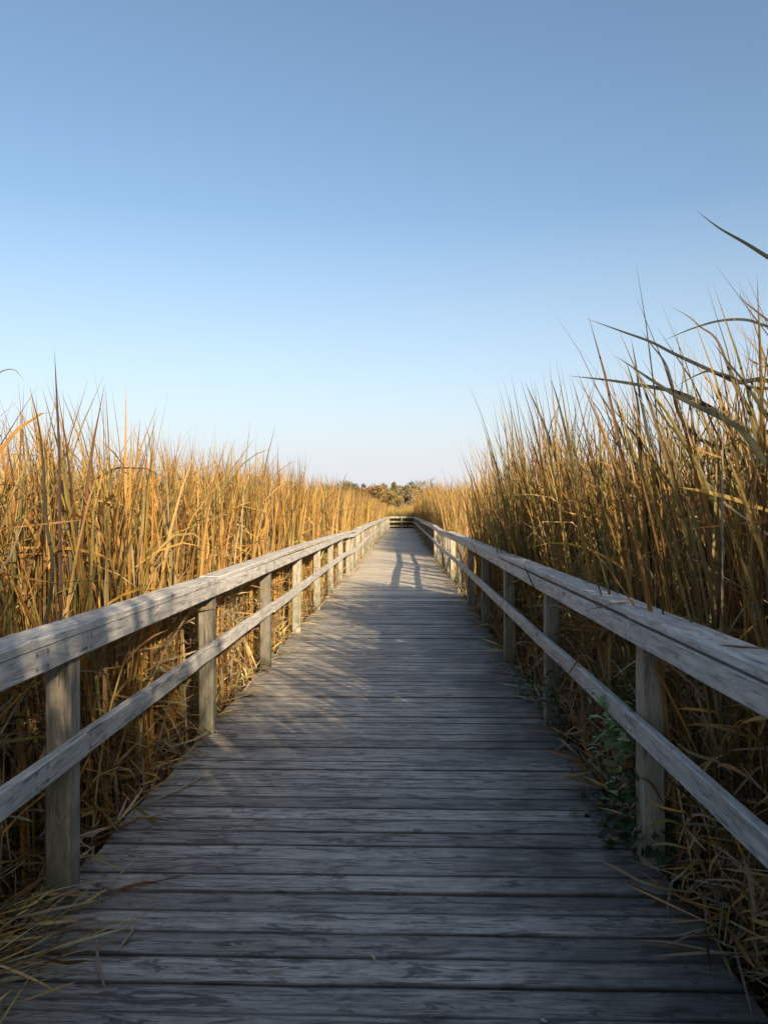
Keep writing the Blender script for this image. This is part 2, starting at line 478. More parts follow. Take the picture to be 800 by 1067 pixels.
def leaf_arrays(side, sh, w):
    x, yy, dd, h, leaves, wmul, lean = sh
    if side == 'r':
        a, lim = limit_right(x, yy)
        hl = h - GROUND
        top = np.minimum(np.maximum(lim - 1.0, -0.3), h)
        thin = (RNG.uniform(0, 1, len(x)) < 0.05)
        h = np.where((a > 0.3) & ~thin, top, h)
    rep = np.repeat(np.arange(len(x)), leaves)
    n = len(rep)
    sh_tip = h[rep]
    L = (sh_tip - GROUND) * (1.04 - 0.42 * RNG.uniform(0, 1, n) ** (1.5 if side == 'l' else 1.0))
    root = np.stack([x[rep] + RNG.normal(0, 0.025, n), yy[rep] + RNG.normal(0, 0.03, n), np.full(n, GROUND)], -1)
    base = RNG.uniform(0, 2 * np.pi, len(x))
    phi = base[rep] + (np.arange(n) % 2) * np.pi + RNG.normal(0, 0.5, n)
    tilt = np.abs(RNG.normal(0.0, 0.075, n)) + 0.012
    bend = np.abs(RNG.normal(0.30, 0.34, n))
    big = RNG.uniform(0, 1, n) < 0.04
    bend = np.where(big, RNG.uniform(0.5, 1.7, n), bend)
    # keep the front row's feet off the walkway, and let the tops drift with the wind
    inward = np.cos(phi) * (1 if side == 'l' else -1)
    front = dd[rep] < 0.5
    tilt = np.where(front & (inward > 0), tilt * 0.25, tilt)
    bend = np.where(front & (inward > 0.3), np.minimum(bend, 0.38), bend)
    kink = np.where(RNG.uniform(0, 1, n) < 0.06, RNG.uniform(0.4, 2.4, n), 0.0); kpos = RNG.uniform(0.5, 0.95, n)
    kink = np.where((dd[rep] < 1.1) & (inward > -0.2), 0, kink)
    bend = np.where((dd[rep] < 1.1) & (inward > 0.1), np.minimum(bend, 0.6), bend)
    width = RNG.uniform(0.009, 0.0235, n) * wmul
    plantc = colours(len(x), w)
    c = 0.35 * plantc[rep] + 0.65 * colours(n, w)
    tip = 0.85 * colours(n, np.array([.10, .15, .06, .14, .05, .25, .40, .03]))  # dry brown tips, darkened further to imitate backlit, shaded ends
    tm = RNG.uniform(0.15, 0.95, n)
    tw = RNG.uniform(0, 2 * np.pi, n)
    # common lean of the bed (towards the left in the picture)
    if lean:
        vx = tilt * np.cos(phi) - lean * RNG.uniform(0.2, 1.6, n); vy = tilt * np.sin(phi)
        ok = ~(front & (side == 'r')) | (RNG.uniform(0, 1, n) < 0.4)
        vx = np.where(ok, vx, tilt * np.cos(phi) - lean * 0.3)
        tilt = np.hypot(vx, vy); phi = np.arctan2(vy, vx)
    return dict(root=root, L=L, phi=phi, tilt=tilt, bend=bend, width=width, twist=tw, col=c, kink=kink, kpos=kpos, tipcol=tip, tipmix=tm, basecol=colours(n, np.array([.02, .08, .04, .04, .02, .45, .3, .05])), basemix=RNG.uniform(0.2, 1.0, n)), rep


def sel(d, m):
    return {k: v[m] for k, v in d.items()}


def broken(side, n, y0, y1, d0, d1, z0, z1, wmul, w, lmin=0.3, lmax=1.2):
    """dead, snapped and hanging leaves low in the bed"""
    yy = RNG.uniform(y0, y1, n); dd = RNG.uniform(d0, d1, n)
    x = (DL - 0.05 - dd) if side == 'l' else (DR + 0.05 + dd)
    z = RNG.uniform(z0, z1, n)
    L = RNG.uniform(lmin, lmax, n)
    phi = RNG.uniform(0, 2 * np.pi, n)
    tilt = np.clip(RNG.normal(1.1, 0.55, n), 0.1, 2.9)
    inward = np.cos(phi) * (1 if side == 'l' else -1)
    reach = dd / np.maximum(inward, 0.05) + 0.10
    L = np.where(inward > 0.05, np.minimum(L, reach / np.maximum(0.15, np.sin(np.clip(tilt, 0.1, 3.0)))), L)
    L = np.maximum(L, 0.15)
    kink = np.where(RNG.uniform(0, 1, n) < 0.4, RNG.uniform(0.4, 1.5, n), 0.0)
    return dict(root=np.stack([x, yy, z], -1), L=L, phi=phi, tilt=tilt, bend=RNG.normal(0.2, 0.5, n), width=RNG.uniform(0.006, 0.017, n) * wmul,
                twist=RNG.uniform(0, 6.28, n), col=colours(n, w), kink=kink, kpos=RNG.uniform(0.3, 0.7, n), tipcol=colours(n, w), tipmix=np.full(n, 0.4))


W_DEAD = np.array([.08, .08, .16, .03, .01, .18, .12, .34])


def reed_bed(side, w, zones, brok, label, single_label, n_single, cat_group, wind):
    parts = []
    near = []
    for (y0, y1, d0, d1, dens, hm, hs, lv, wm, ns, fold) in zones:
        n = int((y1 - y0) * (d1 - d0) * dens)
        sh = shoots(side, n, y0, y1, d0, d1, hm, hs, lv, wm, wind)
        near_zone = y0 < 5 and y1 < 13
        d, rep = leaf_arrays(side, sh, (W_LEFT_NEAR if side == 'l' else w) if near_zone else W_LEFT)
        if side == 'r' and near_zone:
            d['col'] = d['col'] * 0.78          # near plants on this side toned darker
        x, yy, dd = sh[0], sh[1], sh[2]
        if n_single and d0 == 0 and y1 <= 12:
            # the plants of the front row that show largest become plants of their own
            vis = np.where((yy > np.abs(x) * 1.75 + 0.1) & (dd < 0.55))[0]
            vis = vis[np.argsort(yy[vis])][:n_single]
            m = np.isin(rep, vis)
            for q in vis:
                near.append((ribbons(nseg=10, fold=True, **sel(d, rep == q)), (x[q], yy[q], GROUND)))
            d = sel(d, ~m)
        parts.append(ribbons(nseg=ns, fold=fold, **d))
    for b in brok:
        parts.append(ribbons(nseg=5, fold=False, **broken(side, *b)))
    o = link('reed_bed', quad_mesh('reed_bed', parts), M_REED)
    tag(o, label, 'reeds', kind='stuff')
    for part, loc in near:
        v, f, c = part
        me = quad_mesh('cattail', [(v - np.array(loc), f, c)])
        c_ = link('cattail', me, M_REED); c_.location = loc
        tag(c_, single_label, 'cattail', cat_group)
    return o


# y0,y1,depth0,depth1,plants/m2,top mean,top sd,leaves,width mult,segments,fold
ZL = [
    (0.6, 11, 0.0, 1.0, 74, 2.04, 0.14, 7, 1.0, 9, True),
    (-1.5, 11, 1.0, 3.2, 44, 2.10, 0.14, 7, 1.05, 8, True),
    (-1.5, 12, 3.2, 8.0, 11, 2.15, 0.16, 7, 1.4, 6, False),
    (11, 30, 0.0, 1.4, 46, 2.20, 0.12, 7, 1.2, 6, False),
    (11, 30, 1.4, 5.0, 15, 2.28, 0.13, 7, 1.6, 6, False),
    (30, 78, 0.0, 2.0, 22, 2.30, 0.12, 6, 2.0, 5, False),
    (30, 78, 2.0, 7.0, 8, 2.36, 0.14, 6, 2.6, 4, False),
]
ZR = [
    (0.6, 11, 0.0, 1.0, 50, 2.42, 0.24, 7, 1.05, 9, True),
    (-1.5, 11, 1.0, 3.4, 24, 2.55, 0.26, 7, 1.1, 8, True),
    (-1.5, 12, 3.4, 9.0, 9, 2.55, 0.25, 7, 1.5, 6, False),
    (-9, 0.6, 0.0, 2.2, 34, 2.6, 0.3, 7, 1.8, 5, False),
    (-9, 0.6, 2.2, 6.0, 16, 2.65, 0.3, 7, 1.8, 5, False),
    (-16, -2.6, 0.2, 4.2, 40, 4.6, 0.5, 7, 2.2, 5, False),  # unseen overtall reeds, added behind the viewer to shade the near left
    (11, 30, 0.0, 1.4, 44, 2.38, 0.18, 7, 1.2, 6, False),
    (11, 30, 1.4, 5.5, 13, 2.6, 0.2, 7, 1.7, 6, False),
    (30, 78, 0.0, 2.0, 28, 2.75, 0.17, 6, 2.0, 5, False),
    (30, 78, 2.0, 7.0, 9, 2.95, 0.18, 6, 2.6, 4, False),
]
# n,y0,y1,d0,d1,z0,z1,wmul,w
BL = [(4200, 0.8, 9, 0.0, 0.9, -0.4, 0.75, 1.0, W_DEAD), (1800, 0.8, 9, 0.2, 1.6, 0.3, 1.5, 1.1, W_LEFT),
      (2600, 9, 28, 0.0, 1.0, -0.4, 0.8, 1.1, W_DEAD), (2500, 9, 40, 0.2, 1.6, 0.2, 1.6, 1.5, W_LEFT), (2500, 28, 72, 0.0, 0.9, -0.2, 0.7, 1.8, W_DEAD)]
BR = [(700, 2.3, 5.2, -0.08, 0.3, -0.25, 0.45, 1.0, W_DEAD), (4200, 0.8, 9, 0.0, 0.9, -0.4, 0.9, 1.0, W_DEAD), (1400, 0.8, 9, 0.2, 1.6, 0.3, 1.6, 1.1, W_RIGHT),
      (600, 9, 12, 0.0, 1.0, -0.4, 0.8, 1.1, W_DEAD), (1100, 12, 25, 0.0, 1.0, -0.45, 0.0, 1.1, W_DEAD), (1200, 26, 40, 0.2, 1.6, 0.2, 1.6, 1.5, W_RIGHT), (2500, 28, 72, 0.0, 0.9, -0.2, 0.7, 1.8, W_DEAD)]

reed_bed('l', W_LEFT, ZL, BL, 'dense sunlit golden reeds filling the marsh left of the boardwalk',
         'golden cattail plant in the front row right behind the left railing', 110, 'cattails behind the left railing', 0.01)
reed_bed('r', W_RIGHT, ZR, BR, 'tall olive and straw reeds filling the marsh right of the boardwalk',
         'olive cattail plant in the front row right behind the right railing', 110, 'cattails behind the right railing', 0.035)


# far marsh beyond the end of the walk and outside both beds
def field(n, x0, x1, y0, y1, hm, hs, wm, w, hole=None):
    x = RNG.uniform(x0, x1, n); yy = RNG.uniform(y0, y1, n)
    if hole is not None:
        k = hole(x, yy); x, yy = x[k], yy[k]
    rep = np.repeat(np.arange(len(x)), 5); m = len(rep)
    h = (hm + RNG.normal(0, hs, len(x)) + 0.25 * np.sin(x * 0.21 + yy * 0.13))[rep]
    return dict(root=np.stack([x[rep] + RNG.normal(0, .08, m), yy[rep] + RNG.normal(0, .08, m), np.full(m, GROUND)], -1), L=(h - GROUND) * RNG.uniform(0.65, 1.0, m),
                phi=RNG.uniform(0, 6.28, m), tilt=np.abs(RNG.normal(0.03, 0.07, m)), bend=np.abs(RNG.normal(0.12, 0.2, m)), width=RNG.uniform(0.012, 0.02, m) * wm,
                twist=RNG.uniform(0, 6.28, m), col=colours(m, w), tipcol=colours(m, w), tipmix=np.full(m, 0.4))


W_FAR = np.array([.26, .12, .12, .30, .10, .06, .01, .03])
o = link('reed_field', quad_mesh('reed_field', [
    ribbons(nseg=3, fold=False, **field(5200, -12, 13, END_Y + 1.2, 92, 2.1, 0.14, 2.8, W_FAR)),
    ribbons(nseg=3, fold=False, **field(1500, -4, 4.5, END_Y + 0.5, END_Y + 4, 1.55, 0.12, 2.2, np.array([.02, .03, .0, .3, .4, .15, .2, 0]))),  # low dark row: shade behind the end railing put into leaf colours
    ribbons(nseg=3, fold=False, **field(7000, -40, 42, 80, 135, 2.5, 0.2, 5.0, W_FAR)),
    ribbons(nseg=3, fold=False, **field(9000, -48, -8, -4, 82, 2.1, 0.18, 3.6, W_LEFT)),
    ribbons(nseg=3, fold=False, **field(9000, 8, 52, -14, 82, 2.5, 0.2, 3.6, W_RIGHT)),
]), M_REED)
tag(o, 'far marsh reeds beyond the end railing, dark below and yellow on top', 'reeds', kind='stuff')


# ------------------------------------------------------------------ ribbons through given points
def catmull(pts, n):
    p = [np.array(q, float) for q in pts]
    p = [2 * p[0] - p[1]] + p + [2 * p[-1] - p[-2]]
    out = []
    for i in range(1, len(p) - 2):
        for j in range(n):
            t = j / n
            out.append(0.5 * ((2 * p[i]) + (-p[i - 1] + p[i + 1]) * t + (2 * p[i - 1] - 5 * p[i] + 4 * p[i + 1] - p[i + 2]) * t * t + (-p[i - 1] + 3 * p[i] - 3 * p[i + 1] + p[i + 2]) * t ** 3))
    out.append(p[-2])
    return np.array(out)


def strip(pts, width, col, face=(0, -1, 0.3), n=6, root_end=True, tip=0.03, fold=0.3, tipcol=None, tp=3.2):
    """leaf along pts (first point is the tip)"""
    c = catmull(pts, n)
    m = len(c)
    t = np.gradient(c, axis=0); t /= np.linalg.norm(t, axis=1)[:, None] + 1e-9
    f = np.array(face, float)
    wd = np.cross(t, f); wd /= np.linalg.norm(wd, axis=1)[:, None] + 1e-9
    up = np.cross(wd, t)
    seg = np.concatenate([[0], np.cumsum(np.linalg.norm(np.diff(c, axis=0), axis=1))]); s = seg / seg[-1]
    prof = np.clip(1 - (1 - s) ** tp, tip, 1)
    if not root_end: prof = np.minimum(prof, np.clip(1 - s ** 6, 0.25, 1))
    hw = (0.5 * width * prof)[:, None]
    v = np.stack([c - wd * hw, c - up * hw * fold, c + wd * hw], 1).reshape(-1, 3)
    idx = np.arange(m * 3).reshape(m, 3)
    fs = np.concatenate([np.stack([idx[:-1, j], idx[:-1, j + 1], idx[1:, j + 1], idx[1:, j]], -1) for j in (0, 1)])
    cc = np.array(col)[None] * np.ones((m, 1))
    if tipcol is not None:
        k = np.clip((0.45 - s) / 0.45, 0, 1)[:, None]; cc = cc * (1 - k) + np.array(tipcol)[None] * k
    return v, fs, np.repeat(cc, 3, 0)


DG = (0.013, 0.015, 0.010); BR_ = (0.10, 0.055, 0.028); OL = (0.10, 0.10, 0.035); ST = (0.55, 0.38, 0.16); GR = (0.03, 0.042, 0.02)  # DG: shade on the leaves put into their colour, nearly black


def plant(label, leaves, extra=4, h=2.0, w=W_RIGHT, group=None):
    """a cattail: the named leaves of the photograph and a few ordinary ones from the same foot"""
    foot = np.array(leaves[0][0][-1])
    parts = []
    for pts, width, col, tipc in leaves:
        parts.append(strip(pts, width * 1.15, col, face=(0.2, -1, 0.25), tipcol=tipc, tp=9.0))
    if extra:
        n = extra
        parts.append(ribbons(np.repeat(foot[None], n, 0) + RNG.normal(0, .015, (n, 3)) * [1, 1, 0], (h - 0.45 - GROUND) * RNG.uniform(.7, 1, n), RNG.uniform(0, 6.28, n), np.abs(RNG.normal(0.02, 0.03, n)), np.abs(RNG.normal(.08, .08, n)),
                             RNG.uniform(.012, .02, n), RNG.uniform(0, 6.28, n), colours(n, w), 10, True, tipcol=colours(n, w), tipmix=np.full(n, .4)))
    loc = foot
    parts = [(v - loc, f, c) for v, f, c in parts]
    o = link('cattail', quad_mesh('cattail', parts), M_REED)
    o.location = loc
    return tag(o, label, 'cattail', group)


def PP(l, d0, d1, foot):
    """pixels from tip to where it leaves the picture, distances running d0 -> d1, then down to the foot"""
    k = len(l)
    pts = [P(a, b, d0 + (d1 - d0) * i / max(1, k - 1)) for i, (a, b) in enumerate(l)]
    x0, y0, z0 = pts[-1]
    fx, fy = foot
    tx, ty, tz = np.array(pts[-1]) - np.array(pts[-2])
    sc = 0.35 / (math.sqrt(tx * tx + ty * ty + tz * tz) + 1e-6)
    a = (x0 + tx * sc, y0 + ty * sc, z0 + tz * sc)
    pts.append(a)
    pts.append((fx * 0.65 + a[0] * 0.35, fy * 0.65 + a[1] * 0.35, a[2] * 0.55 + GROUND * 0.45))
    pts.append((fx, fy, GROUND))
    return pts


plant('cattail with one broad dark leaf jutting highest into the sky, upper right',
      [(PP([(722, 222), (745, 240), (772, 256), (800, 274)], 2.5, 2.4, (1.75, 2.2)), 0.030, DG, DG)], 5, 2.2)
plant('cattail whose dark hooked leaf tip curls below the highest leaf',
      [(PP([(766, 304), (769, 314), (784, 327), (800, 340)], 2.9, 2.8, (1.95, 2.75)), 0.026, DG, BR_)], 5, 2.3)
plant('cattail with a long straight dark leaf slanting left against the sky',
      [(PP([(610, 333), (648, 347), (675, 357), (698, 369), (717, 378), (745, 391), (761, 399)], 3.7, 4.0, (1.9, 4.1)), 0.024, DG, DG)], 5, 2.35)
plant('cattail with a thin arched leaf drooping back towards the boardwalk',
      [(PP([(688, 356), (717, 344), (745, 336), (772, 335), (795, 342)], 3.4, 3.5, (1.95, 3.5)), 0.019, DG, DG)], 5, 2.3)
plant('cattail with a nearly level broad dark leaf, lowest of the long leaves',
      [(PP([(592, 392), (635, 397), (671, 403), (693, 407), (709, 412), (734, 424), (770, 447)], 3.9, 4.3, (2.05, 4.4)), 0.028, DG, DG)], 5, 2.3)
plant('cattail with a leaf crossing the long slanting leaf at its tip',
      [(PP([(665, 344), (676, 360), (690, 379), (697, 401), (702, 425), (712, 445), (728, 459)], 4.3, 4.2, (1.75, 4.3)), 0.025, DG, DG)], 5, 2.4)
plant('cattail with a brown tipped leaf curving down beside the arched leaf',
      [(PP([(695, 320), (715, 332), (726, 342), (739, 351), (748, 366), (760, 400)], 3.8, 3.9, (1.85, 3.9)), 0.022, OL, BR_)], 5, 2.4)
plant('cattail with a broad green leaf leaning out under the arched leaf',
      [(PP([(738, 357), (756, 381), (772, 401), (797, 439)], 3.0, 3.0, (1.75, 3.05)), 0.026, GR, DG)], 5, 2.3)
plant('cattail with a dark green blade slanting down to the picture edge',
      [(PP([(640, 372), (700, 412), (750, 437), (772, 454), (800, 492)], 3.1, 2.9, (1.8, 2.9)), 0.030, GR, DG)], 5, 2.2)
plant('cattail with two crossed yellowing leaves near the right picture edge',
      [(PP([(764, 366), (776, 376), (800, 388)], 2.9, 2.9, (1.65, 3.0)), 0.026, (0.3, 0.2, 0.08), (0.2, 0.12, 0.06)), (PP([(770, 378), (778, 400), (800, 430)], 3.0, 2.95, (1.65, 3.0)), 0.024, OL, GR)], 5, 2.2)
plant('cattail with a short dark leaf bowed up to a fine tip below the arched leaf',
      [(PP([(700, 404), (712, 397), (724, 391), (735, 388), (756, 393), (776, 404)], 3.6, 3.7, (1.8, 3.7)), 0.019, DG, DG), (PP([(648, 372), (655, 392), (662, 420), (664, 452)], 4.6, 4.6, (1.6, 4.6)), 0.022, DG, DG)], 4, 2.3)
plant('cattail with two dark upright blades behind the level broad leaf',
      [(PP([(655, 352), (660, 380), (664, 410), (672, 452)], 5.0, 5.0, (1.75, 5.0)), 0.024, GR, DG), (PP([(612, 392), (624, 412), (640, 440), (652, 470)], 5.1, 5.0, (1.7, 5.0)), 0.022, OL, DG)], 4, 2.4)
plant('cattail with two dark blades fanning left above the far right reeds',
      [(PP([(546, 398), (556, 420), (568, 448), (580, 485)], 7.6, 7.6, (1.7, 7.6)), 0.03, DG, DG), (PP([(572, 392), (580, 418), (588, 450), (596, 490)], 7.4, 7.4, (1.75, 7.5)), 0.03, GR, DG)], 4, 2.4)
plant('cattail with one tall straight dark red spike leaf above the left reeds',
      [(PP([(53, 362), (55, 400), (58, 470), (59, 560)], 3.5, 3.5, (-1.60, 3.5)), 0.014, (0.075, 0.035, 0.028), (0.05, 0.025, 0.02))], 4, 1.8, W_LEFT)
plant('cattail with an arching hooked leaf tip beside the tall red spike',
      [(PP([(22, 396), (12, 384), (2, 383), (-8, 390), (-14, 420), (-16, 480)], 3.3, 3.3, (-1.85, 3.3)), 0.014, OL, OL), (PP([(27, 402), (35, 435), (40, 470), (44, 540)], 3.3, 3.35, (-1.85, 3.3)), 0.015, (0.05, 0.05, 0.03), (0.04, 0.035, 0.02))], 4, 1.9, W_LEFT)


# ------------------------------------------------------------------ dead leaves on the walk and rails
def dead(name, label, pts, width, col=ST, face=(0, 0, 1), group=None, cat='dead leaf'):
    v, f, c = strip(pts, width, col, face=face, root_end=False)
    loc = v.mean(0); loc[2] = v[:, 2].min()
    o = link(name, quad_mesh(name, [(v - loc, f, c)]), M_DRY)
    o.location = loc
    return tag(o, label, cat, group)


def on_deck(px, py, z=0.006):
    d = (H - z) * 800 / (py - 533.0)
    return ((px - 420) / 800 * d, d, z)


dead('fallen_leaf', 'tiny pale curled leaf scrap on the planks, nearest the viewer on the left', [on_deck(303, 1008, .012), on_deck(295, 1010, .018), on_deck(288, 1011, .006), on_deck(272, 1013, .004)], 0.013, (0.62, 0.55, 0.42))
dead('fallen_leaf', 'tiny pale leaf chip near the middle of the planks', [on_deck(384, 992, .008), on_deck(388, 996, .010), on_deck(391, 1000, .006)], 0.012, (0.62, 0.5, 0.35))
dead('fallen_leaf', 'small white scrap on the planks at the bottom, right of centre', [on_deck(562, 1058, .008), on_deck(566, 1060, .012), on_deck(569, 1061, .006)], 0.014, (0.7, 0.7, 0.7))
dead('fallen_leaf', 'long straw leaf lying flat at the right deck edge', [on_deck(659, 976, .012), on_deck(690, 977, .02), on_deck(730, 984, .015), on_deck(765, 992, .03)], 0.016, (0.46, 0.38, 0.24))
dead('fallen_leaf', 'straw stalk poking over the right deck edge below the middle rail', [on_deck(676, 972, .012), on_deck(704, 970, .03), on_deck(728, 962, .06)], 0.011, (0.40, 0.32, 0.2))
dead('fallen_leaf', 'pale bent leaf on the planks beside the left edge, between first two posts', [on_deck(214, 807, .012), on_deck(196, 818, .02), on_deck(176, 828, .02), on_deck(152, 838, .03)], 0.022, (0.5, 0.40, 0.26))
dead('fallen_leaf', 'short straw leaf slanting across the near left planks', [on_deck(142, 965, .006), on_deck(132, 978, .02), on_deck(120, 995, .006)], 0.012, (0.46, 0.36, 0.26))
dead('fallen_leaf', 'curved straw leaf trailing onto the near left planks', [on_deck(95, 968, .05), on_deck(98, 985, .03), on_deck(100, 1010, .012), on_deck(108, 1037, .006)], 0.012, (0.36, 0.28, 0.22))


def on_cap(px, py, zz=1.079):
    d = (H - zz) * 800 / (py - 533.0)
    return ((px - 420) / 800 * d, d, zz)


dead('fallen_leaf', 'orange brown dead leaf hanging over the edge of the right cap rail', [on_cap(659, 626, 1.083), on_cap(645, 626.5, 1.088), on_cap(632, 629, 1.084), (P(608, 635, 3.55))], 0.03, (0.45, 0.24, 0.09))
dead('fallen_leaf', 'brown leaf lying along the right cap rail at the picture edge', [on_cap(742, 670, 1.081), on_cap(760, 670.5, 1.086), on_cap(800, 674, 1.082)], 0.03, (0.40, 0.24, 0.11))
dead('twig', 'thin dark twig leaning across the far right railing', [P(580, 604, 5.6), P(560, 616, 5.5), P(534, 597, 6.2)][:2] + [P(545, 588, 5.9)], 0.012, (0.05, 0.035, 0.025), face=(0, -1, 0.3), cat='twig')
dead('dead_stalk', 'pale dead stalk leaning between the first left post and the middle rail', [P(76, 727, 3.05), P(66, 745, 3.03), P(46, 778, 3.0), P(14, 845, 2.95)], 0.015, (0.62, 0.48, 0.28), face=(0, -1, 0.3), cat='stalk')
dead('dead_stalk', 'straight dead stalk propped on the deck edge by the right leafy weeds', [P(642, 815, 4.1), P(645, 850, 4.05), P(650, 890, 4.0)], 0.015, (0.36, 0.28, 0.18), face=(0, -1, 0.3), cat='stalk')
dead('dead_stalk', 'long brown stalk bowed beneath the right middle rail', [P(700, 838, 3.0), P(725, 890, 2.9), P(748, 950, 2.8), P(762, 1030, 2.7)], 0.013, (0.22, 0.16, 0.1), face=(0, -1, 0.3), cat='stalk')


# heap of broken leaves at the foot of the first left post + debris all along both deck edges
W_LIT = np.array([.04, .06, .26, .03, .01, .12, .06, .42])


def litter(n, xs, ys, zs, lmin, lmax, phi, wmul=1.0, tilt=(1.35, 1.62)):
    x = xs(n); yy = ys(n)
    return dict(root=np.stack([x, yy, zs(n)], -1), L=RNG.uniform(lmin, lmax, n), phi=phi(n), tilt=RNG.uniform(tilt[0], tilt[1], n), bend=RNG.normal(0.03, 0.08, n),
                width=RNG.uniform(0.006, 0.016, n) * wmul, twist=RNG.uniform(-0.5, 0.5, n), col=colours(n, W_LIT), kink=np.where(RNG.uniform(0, 1, n) < .4, RNG.uniform(-.5, .5, n), 0), kpos=RNG.uniform(.3, .8, n),
                tipcol=colours(n, W_DEAD), tipmix=np.full(n, .3))


U = RNG.uniform
heap = [ribbons(nseg=7, fold=True, **litter(75, lambda n: U(-1.62, -1.28, n), lambda n: U(2.25, 2.75, n), lambda n: U(0.0, 0.07, n), .2, .6, lambda n: RNG.normal(0.7, .5, n), 0.7, (1.40, 1.60))),
        ribbons(nseg=7, fold=True, **litter(40, lambda n: U(-1.4, -1.12, n), lambda n: U(2.2, 3.1, n), lambda n: U(0.01, 0.05, n), .1, .32, lambda n: U(0, 6.28, n), 1.0, (1.45, 1.57)))]
o = link('reed_litter', quad_mesh('reed_litter', heap), M_DRY)
tag(o, 'heap of broken straw leaves spilling onto the deck below the first left post', 'dead reeds', kind='stuff')
edge = []
for s, e in ((-1, DL), (1, DR)):
    edge.append(ribbons(nseg=4, fold=False, **litter(1500, lambda n: e + s * np.abs(RNG.normal(-0.02, .09, n)) - s * 0.02, lambda n: 2.6 + 60 * U(0, 1, n) ** 1.5, lambda n: U(0.004, 0.05, n), .08, .4, lambda n: U(0, 6.28, n), 1.1, (1.35, 1.58))))
    k = 520
    edge.append(ribbons(nseg=5, fold=False, **litter(k, lambda n: e + s * U(0.0, 0.12, n), lambda n: 4.2 + 45 * U(0, 1, n) ** 1.4, lambda n: U(-0.3, 0.1, n), .2, .55, lambda n: U(0, 6.28, n), 1.2, (0.15, 1.0))))
edge.append(ribbons(nseg=3, fold=False, **litter(150, lambda n: U(DL, DR, n), lambda n: 2.3 + 25 * U(0, 1, n) ** 1.6, lambda n: np.full(n, 0.006), .015, .07, lambda n: U(0, 6.28, n), 0.55, (1.45, 1.56))))
o = link('reed_litter', quad_mesh('reed_litter', edge), M_DRY)
tag(o, 'broken straw leaves strewn along both edges of the deck', 'dead reeds', kind='stuff')


# ------------------------------------------------------------------ leafy weeds
def leafy(name, label, centre, size, nleaf, stems, llen=(0.03, 0.06), slim=1.0, cols=((0.05, 0.10, 0.03), (0.09, 0.15, 0.06), (0.035, 0.07, 0.025))):
    cx, cy, cz = centre
    root = empty(name, centre, label, 'plant')
    parts = []
    for pts, w in stems:
        parts.append(strip(pts, w, (0.07, 0.06, 0.03), face=(0, -1, .2), root_end=True, tip=.4))
        parts.append(strip([tuple(np.array(q) + [0, .001, 0]) for q in pts], w, (0.07, 0.06, 0.03), face=(1, 0, .2), root_end=True, tip=.4))
    link('stem', quad_mesh('stem', parts), M_GREEN, root)
    lf = []
    for i in range(nleaf):
        pts = stems[i % len(stems)][0]
        c = catmull(pts, 8)
        b = c[random.randrange(len(c))] + np.array([random.gauss(0, size[k]) for k in range(3)]) * 0.5
        a = random.uniform(0, 6.28); el = random.uniform(-0.5, 0.5)
        d = np.array([math.cos(a) * math.cos(el), math.sin(a) * math.cos(el), math.sin(el)])
        L = random.uniform(*llen)
        mid = b + d * L * .5 + np.array([0, 0, .006]); tip = b + d * L - np.array([0, 0, .008])
        f = np.array([random.gauss(0, .5), random.gauss(-.3, .5), 1.0])
        # oval blade
        cc = np.array([b, b + (mid - b) * .5, mid, mid + (tip - mid) * .55, tip])
        wd = np.cross(d, f); wd /= np.linalg.norm(wd)
        prof = np.array([.04, .36, .46, .30, .02])[:, None] * L * slim * random.uniform(.75, 1.1)
        up = np.cross(wd, d)
        v = np.stack([cc - wd * prof * .5, cc - up * prof * .1, cc + wd * prof * .5], 1).reshape(-1, 3)
        idx = np.arange(15).reshape(5, 3)
        fs = np.concatenate([np.stack([idx[:-1, j], idx[:-1, j + 1], idx[1:, j + 1], idx[1:, j]], -1) for j in (0, 1)])
        col = np.array(random.choice(cols)) * random.uniform(.8, 1.3)
        lf.append((v, fs, np.repeat(col[None], 15, 0)))
    link('foliage', quad_mesh('foliage', lf), M_GREEN, root)
    return root


sx = RAIL_R
leafy('vine_sprig', 'bright green vine sprig wrapped over the right middle rail before the first post', (sx, 3.72, .60), (.055, .08, .06), 230,
      [([P(618, 722, 3.72), P(636, 742, 3.68), P(650, 758, 3.64), P(660, 772, 3.6)], .005), ([P(625, 778, 3.7), P(637, 755, 3.64), P(648, 728, 3.64)], .005), ([P(655, 770, 3.7), P(640, 800, 3.8), P(650, 900, 3.85)], .005)],
      (.04, .085), 0.7, ((0.24, 0.38, 0.14), (0.15, 0.27, 0.09), (0.40, 0.52, 0.31)))
leafy('climbing_weed', 'dark green leafy weed growing against the foot of the first right post', (1.0, 3.4, 0.0), (.12, .12, .10), 330,
      [([P(675, 800, 3.45), P(668, 850, 3.4), P(676, 920, 3.35)], .006), ([P(650, 790, 3.6), P(660, 850, 3.5), P(668, 920, 3.4)], .006), ([P(692, 850, 3.3), P(685, 890, 3.3), P(676, 930, 3.3)], .006), ([P(640, 870, 3.5), P(655, 890, 3.45), P(670, 925, 3.35)], .005)],
      (.045, .09), 0.85, ((0.030, 0.065, 0.02), (0.05, 0.09, 0.03), (0.02, 0.045, 0.018)))
leafy('creeping_weed', 'sparse dark weed creeping onto the planks left of the first right post', (.98, 4.0, 0.02), (.07, .09, .03), 46,
      [([on_deck(600, 820, .03), on_deck(620, 830, .04), on_deck(645, 845, .03)], .004), ([on_deck(615, 850, .03), on_deck(632, 842, .05), on_deck(655, 835, .03)], .004)],
      (.03, .06), 0.9, ((0.03, 0.06, 0.02), (0.06, 0.09, 0.03)))
